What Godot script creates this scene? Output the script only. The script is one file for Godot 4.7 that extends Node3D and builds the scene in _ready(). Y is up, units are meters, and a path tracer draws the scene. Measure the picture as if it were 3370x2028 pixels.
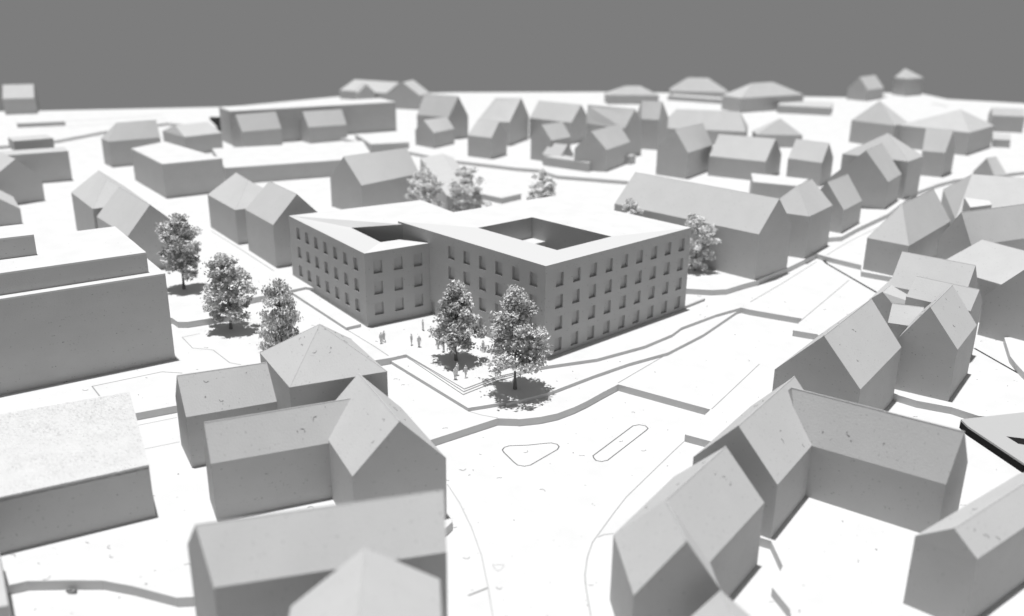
extends Node3D
# White architectural model of a town quarter, photographed close up. Lengths in the tables are millimetres of the model.

const MM := 0.001
var counts := {}
var rng := RandomNumberGenerator.new()
var card: StandardMaterial3D
var cast: StandardMaterial3D
var rough: StandardMaterial3D
var fold_shade: StandardMaterial3D
var groove: StandardMaterial3D
var joint: StandardMaterial3D
var faint: StandardMaterial3D
var facade_white: StandardMaterial3D
var slab_grey: StandardMaterial3D
var dust: StandardMaterial3D
var black: StandardMaterial3D
var wood: StandardMaterial3D
var leafy: StandardMaterial3D
var figure: StandardMaterial3D
var levels := []
var footprints := []
var slopes := []


func _ready() -> void:
	rng.seed = 7
	# camera
	var cam := Camera3D.new()
	cam.name = "camera"
	add_child(cam)
	var pitch := 0.3344
	var roll := 0.0127
	var fw := Vector3(0, -sin(pitch), -cos(pitch))
	var up := Vector3(0, cos(pitch), -sin(pitch))
	var rt := Vector3.RIGHT
	cam.transform = Transform3D(Basis(cos(roll) * rt + sin(roll) * up, -sin(roll) * rt + cos(roll) * up, -fw), Vector3(0, 0.1046, 0))
	cam.near = 0.01
	cam.far = 12.0
	var lens := CameraAttributesPhysical.new()
	lens.frustum_focal_length = 35.51
	lens.frustum_focus_distance = 0.24
	lens.exposure_aperture = 20.0
	cam.attributes = lens
	cam.fov = 37.34
	# plain grey surroundings
	var sky_look := ProceduralSkyMaterial.new()
	var grey := Color(0.4902, 0.4902, 0.4902)
	sky_look.sky_top_color = grey
	sky_look.sky_horizon_color = grey
	sky_look.ground_bottom_color = grey
	sky_look.ground_horizon_color = grey
	sky_look.sun_angle_max = 0.0
	sky_look.sky_energy_multiplier = 1.0
	sky_look.ground_energy_multiplier = 1.0
	var env := Environment.new()
	env.background_mode = Environment.BG_SKY
	env.sky = Sky.new()
	env.sky.sky_material = sky_look
	env.tonemap_mode = Environment.TONE_MAPPER_LINEAR
	env.tonemap_exposure = 1.0
	env.sdfgi_enabled = true
	env.ssao_enabled = true
	env.ssil_enabled = true
	var world := WorldEnvironment.new()
	world.name = "world"
	world.environment = env
	add_child(world)
	# the light from almost straight above, a little from behind on the left
	var sun := DirectionalLight3D.new()
	sun.name = "sun"
	sun.light_energy = 1.5
	sun.light_color = Color(1, 1, 1)
	sun.light_angular_distance = 1.4
	sun.shadow_enabled = true
	sun.sky_mode = DirectionalLight3D.SKY_MODE_LIGHT_ONLY
	add_child(sun)
	sun.look_at_from_position(Vector3(-0.062, 1.0, -0.034), Vector3.ZERO, Vector3.FORWARD)
	make_materials()
	make_ground()
	make_main_building()
	make_houses()
	make_trees()
	make_people()
	make_small_things()
	make_dust()


# ---------------------------------------------------------------- helpers
func V(x: float, z: float) -> Vector2:
	return Vector2(x, z)


func numbered(called: String) -> String:
	var n: int = counts.get(called, 0)
	counts[called] = n + 1
	return called if n == 0 else "%s_%03d" % [called, n]


func tag(o: Node, label: String, category: String, group := "") -> void:
	o.set_meta("label", label)
	o.set_meta("category", category)
	if group != "":
		o.set_meta("group", group)


func thing(called: String, label: String, category: String, at: Vector3, group := "") -> Node3D:
	var o := Node3D.new()
	o.name = numbered(called)
	add_child(o)
	o.position = at
	tag(o, label, category, group)
	return o


func start() -> SurfaceTool:
	var st := SurfaceTool.new()
	st.begin(Mesh.PRIMITIVE_TRIANGLES)
	st.set_smooth_group(-1)
	return st


# one named mesh; parts of one parent get numbers of their own
func obj(called: String, st: SurfaceTool, m: Material, parent: Node = self) -> MeshInstance3D:
	st.generate_normals()
	var o := MeshInstance3D.new()
	o.mesh = st.commit()
	o.material_override = m
	if parent == self:
		o.name = numbered(called)
	else:
		var n: int = parent.get_meta("n_" + called, 0)
		parent.set_meta("n_" + called, n + 1)
		o.name = called if n == 0 else "%s_%03d" % [called, n]
	parent.add_child(o, true)
	return o


func struct(called: String, st: SurfaceTool, m: Material) -> MeshInstance3D:
	var o := obj(called, st, m)
	o.set_meta("kind", "structure")
	return o


# a triangle in millimetres whose front looks away from the point «inside»
func tri(st: SurfaceTool, a: Vector3, b: Vector3, c: Vector3, inside: Vector3) -> void:
	var n := (c - a).cross(b - a)
	if n.dot((a + b + c) / 3.0 - inside) < 0.0:
		var k := b
		b = c
		c = k
	st.add_vertex(a * MM)
	st.add_vertex(b * MM)
	st.add_vertex(c * MM)


func quad(st: SurfaceTool, a: Vector3, b: Vector3, c: Vector3, d: Vector3, inside: Vector3) -> void:
	tri(st, a, b, c, inside)
	tri(st, a, c, d, inside)


func up3(p: Vector2, y: float) -> Vector3:
	return Vector3(p.x, y, p.y)


func tube(st: SurfaceTool, a: Vector3, b: Vector3, ra: float, rb: float, sides := 6) -> void:
	var ax := (b - a).normalized()
	var u := ax.cross(Vector3.UP if absf(ax.y) < 0.9 else Vector3.RIGHT).normalized()
	var v := ax.cross(u)
	for i in sides:
		var p := TAU * i / sides
		var q := TAU * (i + 1) / sides
		var d := u * cos(p) + v * sin(p)
		var e := u * cos(q) + v * sin(q)
		quad(st, a + d * ra, a + e * ra, b + e * rb, b + d * rb, (a + b) / 2.0)


# ---------------------------------------------------------------- materials
func plain(albedo: float, roughness := 0.85) -> StandardMaterial3D:
	var m := StandardMaterial3D.new()
	m.albedo_color = Color(albedo, albedo, albedo).linear_to_srgb()
	m.roughness = roughness
	m.metallic_specular = 0.25
	return m


# a sheet of near white with pits and grains; tile is its size in millimetres
func grained(m: StandardMaterial3D, seed_: int, specks: int, dark: float, big: float, tile: float, bump: float, freq: float) -> void:
	var r := RandomNumberGenerator.new()
	r.seed = seed_
	var im := Image.create(1024, 1024, false, Image.FORMAT_RGB8)
	var mottle := FastNoiseLite.new()
	mottle.seed = seed_
	mottle.frequency = 0.02
	var small := mottle.get_seamless_image(256, 256)
	small.resize(1024, 1024, Image.INTERPOLATE_CUBIC)
	for y in 1024:
		for x in 1024:
			var k := 0.965 + 0.035 * small.get_pixel(x, y).r
			im.set_pixel(x, y, Color(k, k, k))
	for i in specks:
		var s := 1.0 + big * pow(r.randf(), 4.0)
		var c := Vector2(r.randf() * 1024.0, r.randf() * 1024.0)
		var k := lerpf(1.0, dark, r.randf_range(0.3, 1.0))
		var long := r.randf_range(0.7, 1.4)
		for y in range(-int(s * 1.5) - 1, int(s * 1.5) + 2):
			for x in range(-int(s * 1.5) - 1, int(s * 1.5) + 2):
				var f := clampf(s - Vector2(x * long, y / long).length() + 0.5, 0.0, 1.0)
				if f > 0.0:
					var px := posmod(int(c.x) + x, 1024)
					var py := posmod(int(c.y) + y, 1024)
					var old := im.get_pixel(px, py).r
					var now := lerpf(old, old * k, f)
					im.set_pixel(px, py, Color(now, now, now))
	im.generate_mipmaps()
	m.albedo_texture = ImageTexture.create_from_image(im)
	m.uv1_triplanar = true
	m.uv1_world_triplanar = true
	m.uv1_scale = Vector3.ONE * (1000.0 / tile)
	if bump > 0.0:
		var noise := FastNoiseLite.new()
		noise.seed = seed_ + 1
		noise.frequency = freq
		noise.fractal_octaves = 4
		var nt := NoiseTexture2D.new()
		nt.width = 1024
		nt.height = 1024
		nt.seamless = true
		nt.as_normal_map = true
		nt.bump_strength = bump
		nt.noise = noise
		m.normal_enabled = true
		m.normal_texture = nt
		m.normal_scale = 1.0


func make_materials() -> void:
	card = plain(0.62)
	grained(card, 11, 110, 0.8, 3.0, 61.0, 0.0, 0.05)
	cast = plain(0.5)
	grained(cast, 23, 520, 0.5, 2.4, 43.0, 0.8, 0.08)
	rough = plain(0.59)
	grained(rough, 31, 300, 0.5, 2.5, 34.0, 0.0, 0.045)
	fold_shade = plain(0.535)  # greyer card for the roof strips: slope shading put into the colour
	groove = plain(0.13)
	joint = plain(0.02)
	faint = plain(0.3)
	slab_grey = plain(0.4)
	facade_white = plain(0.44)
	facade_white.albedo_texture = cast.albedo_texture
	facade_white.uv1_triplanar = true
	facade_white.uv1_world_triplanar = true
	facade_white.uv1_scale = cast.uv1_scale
	dust = plain(0.22)
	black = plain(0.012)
	wood = plain(0.16)
	figure = plain(0.6)
	leafy = plain(1.0, 0.8)
	leafy.vertex_color_use_as_albedo = true
	leafy.backlight_enabled = true
	leafy.backlight = Color(0.55, 0.55, 0.55)
	leafy.cull_mode = BaseMaterial3D.CULL_DISABLED


# ---------------------------------------------------------------- ground
func plate(called: String, pts: Array, top: float, thick: float, m: Material = card, kind := true) -> MeshInstance3D:
	var poly := PackedVector2Array(pts)
	levels.append([poly, top])
	var st := start()
	var ix := Geometry2D.triangulate_polygon(poly)
	for i in range(0, ix.size(), 3):
		tri(st, up3(poly[ix[i]], top), up3(poly[ix[i + 1]], top), up3(poly[ix[i + 2]], top), Vector3(0, -9999, 0))
	var turn := 1.0 if Geometry2D.is_polygon_clockwise(poly) else -1.0
	for i in poly.size():
		var a := poly[i]
		var b := poly[(i + 1) % poly.size()]
		var out := (b - a).orthogonal().normalized() * turn
		var mid := (a + b) / 2.0
		var probe := mid + out * 0.01
		if Geometry2D.is_point_in_polygon(probe, poly):
			out = -out
		quad(st, up3(a, top), up3(b, top), up3(b, top - thick), up3(a, top - thick), up3(mid - out, top - thick / 2.0))
	var o := obj(called, st, m)
	if kind:
		o.set_meta("kind", "structure")
	return o


func line(called: String, pts: Array, y: float, w: float) -> void:
	var st := start()
	for i in range(pts.size() - 1):
		var a: Vector2 = pts[i]
		var b: Vector2 = pts[i + 1]
		var s := (b - a).normalized().orthogonal() * w * 0.5
		var e := (b - a).normalized() * w * 0.2
		quad(st, up3(a - e + s, y + 0.03), up3(b + e + s, y + 0.03), up3(b + e - s, y + 0.03), up3(a - e - s, y + 0.03), Vector3(0, -9999, 0))
	struct(called, st, joint if called == "board_joint" else (groove if w > 0.27 and y < 1.0 else faint))


func level_at(p: Vector2) -> float:
	var y := 0.0
	for l in levels:
		if l[1] > y and Geometry2D.is_point_in_polygon(p, l[0]):
			y = l[1]
	return y


func make_ground() -> void:
	plate("ground", [V(-330, -40), V(300, -40), V(520, -480), V(492, -900), V(432, -930), V(428, -985), V(380, -985), V(376, -938), V(200, -955), V(100, -960), V(-60, -935), V(-150, -905), V(-243, -795), V(-387, -752), V(-438, -739), V(-470, -560)], 0, 12)
	plate("terrace", [V(-330, -90), V(-140, -128), V(-91, -138.7), V(-87.8, -140.2), V(-80.7, -140.6), V(-74.2, -140.7), V(-67.9, -139.1), V(-59, -136), V(-56.2, -136.3), V(-19.6, -154.7), V(-12.9, -159.2), V(-11.7, -161.6), V(-11.8, -163.9), V(-12.6, -166.9), V(-19.3, -197.4), V(-3.3, -209.7), V(1.5, -209.5), V(2.1, -209.3), V(7.6, -210.8), V(12, -213), V(16.5, -216.8), V(20.2, -220.7), V(24.6, -226.1), V(29.7, -232), V(52.2, -216.5), V(43, -202.1), V(48.9, -198.4), V(50, -157.5), V(52.1, -156.2), V(52.1, -147.8), V(48.3, -141.2), V(49.8, -134.9), V(49.3, -131.9), V(66, -80), V(300, -80), V(380, -540), V(470, -560), V(492.8, -900.4), V(432, -930), V(428, -985), V(380, -985), V(376, -938), V(331.3, -935.4), V(291.4, -937), V(200, -955), V(100, -960), V(-60, -935), V(-150, -905), V(-243.7, -795.3), V(-387.1, -752.1), V(-438.7, -739.7), V(-470, -560)], 2, 2)
	plate("middle_pavement", [V(-35, -244.5), V(-11, -213.5), V(-6.2, -215.4), V(1.5, -218.6), V(-1.2, -216.5), V(10, -223.5), V(22.9, -235.4), V(34.2, -244.9), V(46.9, -253.7), V(60.6, -269.6), V(78.4, -294.8), V(62, -300), V(10, -275), V(-20, -262)], 3, 1)
	plate("upper_terrace", [V(-330, -150), V(-150, -190), V(-93.8, -205.8), V(-85.1, -210.6), V(-38.8, -242.4), V(-35.1, -244.2), V(-30.8, -247.1), V(-12.5, -223.4), V(-4.3, -231.5), V(5, -237.3), V(10.5, -239.9), V(24.9, -245.6), V(40.2, -256.4), V(50.2, -266.6), V(54, -272.7), V(67.6, -285.4), V(77.9, -293.1), V(80.5, -290.9), V(95.5, -282.6), V(89.3, -271.5), V(96, -268.1), V(102.4, -223.7), V(106.9, -219.3), V(114.5, -215.5), V(119.1, -210.4), V(170, -205), V(260, -215), V(380, -540), V(470, -560), V(492.8, -900.4), V(432, -930), V(428, -985), V(380, -985), V(376, -938), V(331.3, -935.4), V(291.4, -937), V(200, -955), V(100, -960), V(-60, -935), V(-150, -905), V(-243.7, -795.3), V(-387.1, -752.1), V(-438.7, -739.7), V(-470, -560), V(-420, -300)], 4, 2)
	plate("back_terrace", [V(-330, -310), V(-107.2, -270.1), V(-104.2, -266.6), V(-101.1, -266.7), V(-89.6, -273.4), V(-89.4, -289.3), V(-76.6, -299.8), V(-72.4, -303.4), V(-60, -300), V(0, -330), V(50, -312), V(60.8, -307.2), V(70.1, -305.8), V(75.8, -306.9), V(83.7, -313.7), V(90.4, -318.7), V(88.9, -318), V(104.8, -334.2), V(122.6, -355.2), V(127, -349), V(135.1, -339.6), V(132, -331), V(140.5, -324.7), V(185, -290), V(300, -300), V(380, -540), V(470, -560), V(492.8, -900.4), V(432, -930), V(428, -985), V(380, -985), V(376, -938), V(331.3, -935.4), V(291.4, -937), V(200, -955), V(100, -960), V(-60, -935), V(-150, -905), V(-243.7, -795.3), V(-387.1, -752.1), V(-438.7, -739.7), V(-470, -560)], 6, 2)
	plate("far_terrace", [V(-338.9, -564.2), V(-302, -605.1), V(-289.7, -644), V(-261.6, -692.3), V(-117.3, -627.7), V(-38.2, -548.7), V(1.6, -525.9), V(14.1, -521.5), V(24.2, -503.8), V(61.6, -490.5), V(123, -362.4), V(132.9, -373.6), V(139.5, -375.7), V(151.2, -390.7), V(175.9, -419.5), V(211.2, -471.8), V(232.4, -493.9), V(247.6, -507.3), V(300, -534.1), V(430, -545), V(492.8, -900.4), V(432, -930), V(428, -985), V(380, -985), V(376, -938), V(331.3, -935.4), V(291.4, -937), V(200, -955), V(100, -960), V(-60, -935), V(-150, -905), V(-243.7, -795.3), V(-387.1, -752.1), V(-438.7, -739.7)], 8, 2)
	plate("raised_strip", [V(-77, -301.2), V(-73.1, -306.1), V(-47.5, -269.5), V(-51.6, -266.2)], 5, 1)
	plate("right_terrace", [V(151.3, -262.1), V(145.2, -246.6), V(143.9, -240.7), V(143, -235.1), V(140.8, -203.2), V(177.7, -265.9)], 6, 2)
	plate("stair_step", [V(-31, -247.6), V(-12.7, -221.3), V(-8, -226.1), V(-3.9, -230.4), V(5.3, -237.2), V(-4, -235.8), V(-12.7, -227.8), V(-27.8, -246.5)], 3.33, 0.35)
	plate("stair_step", [V(-30.5, -247.4), V(-12.6, -222.4), V(-6.1, -229.2), V(-3.9, -231.4), V(5.3, -237.2), V(-4, -235.8), V(-12.7, -227.8), V(-27.8, -246.5)], 3.67, 0.35)
	line("kerb_line", [V(-1.9, -196.6), V(-1.4, -197.9), V(-0.3, -198.7), V(4.4, -199.2), V(8.8, -200.3), V(10.1, -200.5), V(11.5, -199.8), V(11.9, -198.6), V(11.4, -197.1), V(4.8, -189.3), V(3.4, -188.7), V(1.8, -189.2), V(0.9, -190.6), V(-1.5, -195.3), V(-1.9, -196.6)], 0, 0.28)
	line("kerb_line", [V(19.8, -194.2), V(31.3, -210.4), V(33, -211.1), V(34.5, -210.5), V(35, -209.1), V(34.4, -208), V(23.1, -192.1), V(21.6, -191.4), V(20.3, -191.9), V(19.9, -193.1), V(19.8, -194.2)], 0, 0.28)
	line("kerb_line", [V(42.9, -202.1), V(39.3, -196.7), V(25.6, -175.5), V(22.5, -169.5), V(19.3, -163), V(16.8, -157.9), V(15.4, -152.8), V(14.5, -147), V(14.4, -143.3), V(14.7, -135)], 0, 0.2)
	line("kerb_line", [V(-14, -180.1), V(-10.8, -172.2), V(-7.8, -162.8), V(-5.4, -153.1), V(-3.8, -142.9), V(-2.7, -134.6)], 0, 0.14)
	line("kerb_line", [V(-7.3, -140.3), V(-3.9, -142.6)], 0, 0.3)
	line("kerb_line", [V(-3.1, -149.9), V(-0.9, -149.9), V(-1.3, -148.6), V(-2, -147.9), V(-2.7, -148.6), V(-3.1, -149.9)], 0, 0.1)
	line("kerb_line", [V(18.1, -159.8), V(19.3, -160.7), V(21.3, -161.2)], 0, 0.2)
	line("kerb_line", [V(-92.2, -203.2), V(-84.2, -207.8)], 2, 0.2)
	line("kerb_line", [V(-85.9, -191), V(-79, -194.8)], 2, 0.16)
	line("kerb_line", [V(-106.9, -215.8), V(-111.4, -221.7), V(-96.6, -232), V(-90.8, -231.3)], 4, 0.35)
	line("kerb_line", [V(-95.9, -261.8), V(-100.2, -258.5), V(-94.1, -249.8), V(-87.6, -248.5), V(-79.9, -239), V(-76.4, -237.7)], 4, 0.25)
	line("kerb_line", [V(52.6, -216.8), V(72.9, -247.9)], 2, 0.25)
	line("kerb_line", [V(93.5, -279.1), V(126.1, -326.3)], 4, 0.3)
	line("kerb_line", [V(29.8, -232.9), V(45.5, -253)], 2, 0.3)
	line("kerb_line", [V(82.5, -299.1), V(100.4, -322.1), V(121.7, -350.9)], 4, 0.35)
	line("kerb_line", [V(126.4, -353.8), V(143.5, -376.2), V(167, -403.6)], 6, 0.4)
	line("kerb_line", [V(-51.6, -266.9), V(-41, -253.1), V(-35.8, -245.8)], 4, 0.3)
	line("kerb_line", [V(-129.5, -379.5), V(-106.4, -347.9), V(-88.2, -322.2)], 6, 0.4)
	line("kerb_line", [V(-352.5, -683.8), V(-317.5, -705.8), V(-282.3, -737.2)], 8, 1.6)
	line("kerb_line", [V(-338.3, -655), V(-306, -679.2), V(-270.5, -716.8)], 8, 1.0)
	line("kerb_line", [V(399.8, -890.2), V(402.8, -863.9)], 8, 3.0)
	line("board_joint", [V(125.1, -361.3), V(124.7, -347.9), V(131, -310.6)], 4, 1.0)
	line("board_joint", [V(140.4, -257.7), V(144.2, -236.4)], 4, 0.7)
	line("kerb_line", [V(-11, -213.7), V(-7.7, -211.6), V(-3.3, -209.9)], 2, 0.2)


# ---------------------------------------------------------------- the windowed building
# a wall between two points with openings [from, sill, width, height]; each opening gets a niche of its own
func facade(t: Node3D, at: Vector2, a: Vector2, b: Vector2, low: float, high: float, holes: Array, inside: Vector2) -> void:
	var len := a.distance_to(b)
	var dir := (b - a) / len
	var back := dir.orthogonal()
	if back.dot(inside - a) < 0.0:
		back = -back
	var xs := [0.0, len]
	var ys := [low, high]
	for h in holes:
		for x in [h[0], h[0] + h[2]]:
			if not xs.has(x):
				xs.append(x)
		for y in [h[1], h[1] + h[3]]:
			if not ys.has(y):
				ys.append(y)
	xs.sort()
	ys.sort()
	var st := start()
	var o3 := func(x: float, y: float, d: float) -> Vector3: return up3(a - at + dir * x + back * d, y)
	var deep: Vector3 = o3.call(len / 2.0, (low + high) / 2.0, 5.0)
	for i in range(xs.size() - 1):
		for j in range(ys.size() - 1):
			var cx: float = (xs[i] + xs[i + 1]) / 2.0
			var cy: float = (ys[j] + ys[j + 1]) / 2.0
			var open := false
			for h in holes:
				if cx > h[0] and cx < h[0] + h[2] and cy > h[1] and cy < h[1] + h[3]:
					open = true
			if not open:
				quad(st, o3.call(xs[i], ys[j], 0.0), o3.call(xs[i + 1], ys[j], 0.0), o3.call(xs[i + 1], ys[j + 1], 0.0), o3.call(xs[i], ys[j + 1], 0.0), deep)
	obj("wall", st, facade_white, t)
	for h in holes:
		var w := start()
		var x0: float = h[0]
		var x1: float = h[0] + h[2]
		var y0: float = h[1]
		var y1: float = h[1] + h[3]
		var d := 0.85
		var front: Vector3 = o3.call((x0 + x1) / 2.0, (y0 + y1) / 2.0, -1.0)
		quad_in(w, o3.call(x0, y0, d), o3.call(x1, y0, d), o3.call(x1, y1, d), o3.call(x0, y1, d), front)
		var mid: Vector3 = o3.call((x0 + x1) / 2.0, (y0 + y1) / 2.0, d / 2.0)
		quad_in(w, o3.call(x0, y0, 0.0), o3.call(x1, y0, 0.0), o3.call(x1, y0, d), o3.call(x0, y0, d), mid)
		quad_in(w, o3.call(x0, y1, 0.0), o3.call(x1, y1, 0.0), o3.call(x1, y1, d), o3.call(x0, y1, d), mid)
		quad_in(w, o3.call(x0, y0, 0.0), o3.call(x0, y1, 0.0), o3.call(x0, y1, d), o3.call(x0, y0, d), mid)
		quad_in(w, o3.call(x1, y0, 0.0), o3.call(x1, y1, 0.0), o3.call(x1, y1, d), o3.call(x1, y0, d), mid)
		obj("door" if h.size() > 4 else "window", w, facade_white, t)


# as quad, but its front looks towards the point
func quad_in(st: SurfaceTool, a: Vector3, b: Vector3, c: Vector3, d: Vector3, towards: Vector3) -> void:
	var mid := (a + b + c + d) / 4.0
	quad(st, a, b, c, d, mid * 2.0 - towards)


# a sheet of roof over points with heights, with a thin edge below it
func sheet(st: SurfaceTool, p: Array, thick: float) -> void:
	var low := Vector3(0, -9999, 0)
	for i in range(1, p.size() - 1):
		tri(st, p[0], p[i], p[i + 1], low)
	var mid := Vector3.ZERO
	for q in p:
		mid += q / p.size()
	var drop := Vector3(0, -thick, 0)
	for i in p.size():
		var a: Vector3 = p[i]
		var b: Vector3 = p[(i + 1) % p.size()]
		quad(st, a, b, b + drop, a + drop, mid + drop * 0.5)
	for i in range(1, p.size() - 1):
		tri(st, p[0] + drop, p[i] + drop, p[i + 1] + drop, Vector3(0, 9999, 0))


func make_main_building() -> void:
	var corner := V(9.3, -244.4)
	var u := V(0.726, -0.6875)
	var v := V(-0.6875, -0.726)
	var t := thing("main_building", "large flat-roofed white building with rows of recessed windows and two sunken courtyards", "building", up3(corner, 4.0) * MM)
	footprints.append([corner, corner + u * 67.5, corner + u * 67.0 + v * 63.5, corner + v * 69.0])
	footprints.append([V(-80, -317.3), V(-45.5, -269.3), V(-27.3, -283), V(-23.9, -329), V(-34.5, -337)])
	var high := 28.2
	var rows := [21.05, 14.42, 7.8]
	var holes := []
	for i in 9:
		for y in rows:
			holes.append([4.3 + 7.15 * i, y, 3.1, 4.1])
		holes.append([4.3 + 7.15 * i, 1.2, 3.1, 4.1])
	facade(t, corner, corner, corner + u * 67.5, -1.0, high, holes, corner + v * 20.0)
	holes = []
	for i in 6:
		for y in rows:
			holes.append([3.25 + 7.32 * i, y, 3.1, 4.1])
		if i > 0:
			holes.append([3.25 + 7.32 * i, 1.2, 3.1, 4.1])
	holes.append([50.0, 0.2, 2.4, 4.6, 1])
	facade(t, corner, corner, corner + v * 69.0, -1.0, high, holes, corner + u * 20.0)
	facade(t, corner, corner + u * 67.5, corner + u * 67.0 + v * 63.5, -1.0, high, [], corner)
	facade(t, corner, corner + v * 69.0, corner + u * 67.0 + v * 63.5, -1.0, high, [], corner)
	# courtyard of the tall part: four walls seen from inside, a deep floor and a deck one storey down
	var q := [corner + u * 13.6 + v * 8.8, corner + u * 38.0 + v * 8.8, corner + u * 38.0 + v * 44.2, corner + u * 13.6 + v * 44.2]
	var hq := [28.5, 28.5, 28.2, 28.5]
	var court := start()
	for i in 4:
		var j := (i + 1) % 4
		var mid: Vector2 = (q[0] + q[2]) / 2.0
		quad_in(court, up3(q[i] - corner, 0.5), up3(q[j] - corner, 0.5), up3(q[j] - corner, hq[j]), up3(q[i] - corner, hq[i]), up3(mid - corner, 14.0))
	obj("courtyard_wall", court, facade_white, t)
	var floor_ := start()
	quad(floor_, up3(q[0] - corner, 0.5), up3(q[1] - corner, 0.5), up3(q[2] - corner, 0.5), up3(q[3] - corner, 0.5), Vector3(0, -99, 0))
	obj("courtyard_floor", floor_, card, t)
	var deck := start()
	var e: Vector2 = q[2] - v * 6.4
	var f: Vector2 = q[3] - v * 6.4
	sheet(deck, [up3(q[2] - corner, 21.0), up3(q[3] - corner, 21.0), up3(f - corner, 21.0), up3(e - corner, 21.0)], 20.0)
	obj("courtyard_deck", deck, card, t)
	# roof of the tall part: two faintly sloping sheets along the front, a level one behind
	var h2 := 28.2
	var c0 := up3(Vector2.ZERO, h2)
	var c1 := up3(u * 67.5, h2)
	var c2 := up3(u * 67.0 + v * 63.5, h2)
	var c3 := up3(v * 69.0, h2)
	var g := []
	for i in 4:
		g.append(up3(q[i] - corner, hq[i]))
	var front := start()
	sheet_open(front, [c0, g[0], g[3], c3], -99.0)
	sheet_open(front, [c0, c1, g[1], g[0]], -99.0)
	obj("roof_edge", front, fold_shade, t)
	var level := start()
	sheet_open(level, [c3, g[3], g[2]], -99.0)
	sheet_open(level, [c3, g[2], c2], -99.0)
	sheet_open(level, [c2, g[2], g[1]], -99.0)
	sheet_open(level, [c2, g[1], c1], -99.0)
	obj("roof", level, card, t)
	# the lower left part
	var p1 := V(-80, -317.3)
	var p2 := V(-45.5, -269.3)
	var p3 := corner + v * 52.6
	var p5 := V(-34.8, -339.0)
	var p6 := corner + u * 22.3 + v * 67.2
	var lh := 24.1
	holes = []
	for i in 7:
		for y in [17.05, 10.2, 3.4]:
			holes.append([4.74 + 7.5 * i, y, 3.2, 4.1])
	facade(t, corner, p2, p1, -1.0, lh, holes, p5)
	holes = []
	for i in 3:
		for y in [17.05, 10.2, 3.4]:
			holes.append([2.9 + 7.17 * i, y, 3.1, 4.1])
	facade(t, corner, p2, p3, -1.0, lh, holes, p5)
	var c3b := V(-36.8, -286.4)
	var k1 := V(-54.9, -301.1)
	var k2 := V(-42.4, -282.9)
	var k4 := corner + v * 66.6
	var rest := start()
	var inn := up3(V(-48, -305) - corner, 12.0)
	quad(rest, up3(p1 - corner, -1), up3(p5 - corner, -1), up3(p5 - corner, 25.6), up3(p1 - corner, lh), inn)
	quad(rest, up3(p5 - corner, -1), up3(p6 - corner, -1), up3(p6 - corner, high), up3(p5 - corner, 25.6), inn)
	obj("wall", rest, facade_white, t)
	var well := start()
	var cen := up3(V(-42, -294) - corner, 12.0)
	quad_in(well, up3(k1 - corner, 0.5), up3(k2 - corner, 0.5), up3(k2 - corner, lh), up3(k1 - corner, lh), cen)
	quad_in(well, up3(k2 - corner, 0.5), up3(c3b - corner, 0.5), up3(c3b - corner, lh), up3(k2 - corner, lh), cen)
	quad_in(well, up3(c3b - corner, 0.5), up3(p3 - corner, 0.5), up3(p3 - corner, lh), up3(c3b - corner, lh), cen)
	quad_in(well, up3(k1 - corner, 0.5), up3(k4 - corner, 0.5), up3(k4 - corner, 27.6), up3(k1 - corner, lh), cen)
	obj("courtyard_wall", well, facade_white, t)
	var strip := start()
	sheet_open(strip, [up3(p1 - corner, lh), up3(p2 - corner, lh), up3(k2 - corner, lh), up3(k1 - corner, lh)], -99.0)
	obj("roof_edge", strip, fold_shade, t)
	var more := start()
	sheet_open(more, [up3(p2 - corner, lh), up3(p3 - corner, lh), up3(c3b - corner, lh), up3(k2 - corner, lh)], -99.0)
	sheet_open(more, [up3(p1 - corner, lh), up3(k1 - corner, lh), up3(k4 - corner, 27.6)], -99.0)
	sheet_open(more, [up3(p1 - corner, lh), up3(k4 - corner, 27.6), up3(p6 - corner, high)], -99.0)
	sheet_open(more, [up3(p1 - corner, lh), up3(p6 - corner, high), up3(p5 - corner, 25.6)], -99.0)
	obj("roof", more, card, t)


func sheet_open(st: SurfaceTool, p: Array, below: float) -> void:
	for i in range(1, p.size() - 1):
		tri(st, p[0], p[i], p[i + 1], Vector3(p[0].x, below, p[0].z))


# ---------------------------------------------------------------- houses
func house(called: String, label: String, at: Vector2, y: float, group: String) -> Node3D:
	var kind := {"model_house": "house", "flat_roofed_block": "block", "stepped_block": "block", "model_barn": "barn", "model_shed": "shed", "long_hall": "hall", "flat_canopy": "canopy", "model_tower": "tower"}
	return thing(called, label, kind[called], up3(at, y) * MM, group)


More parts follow.
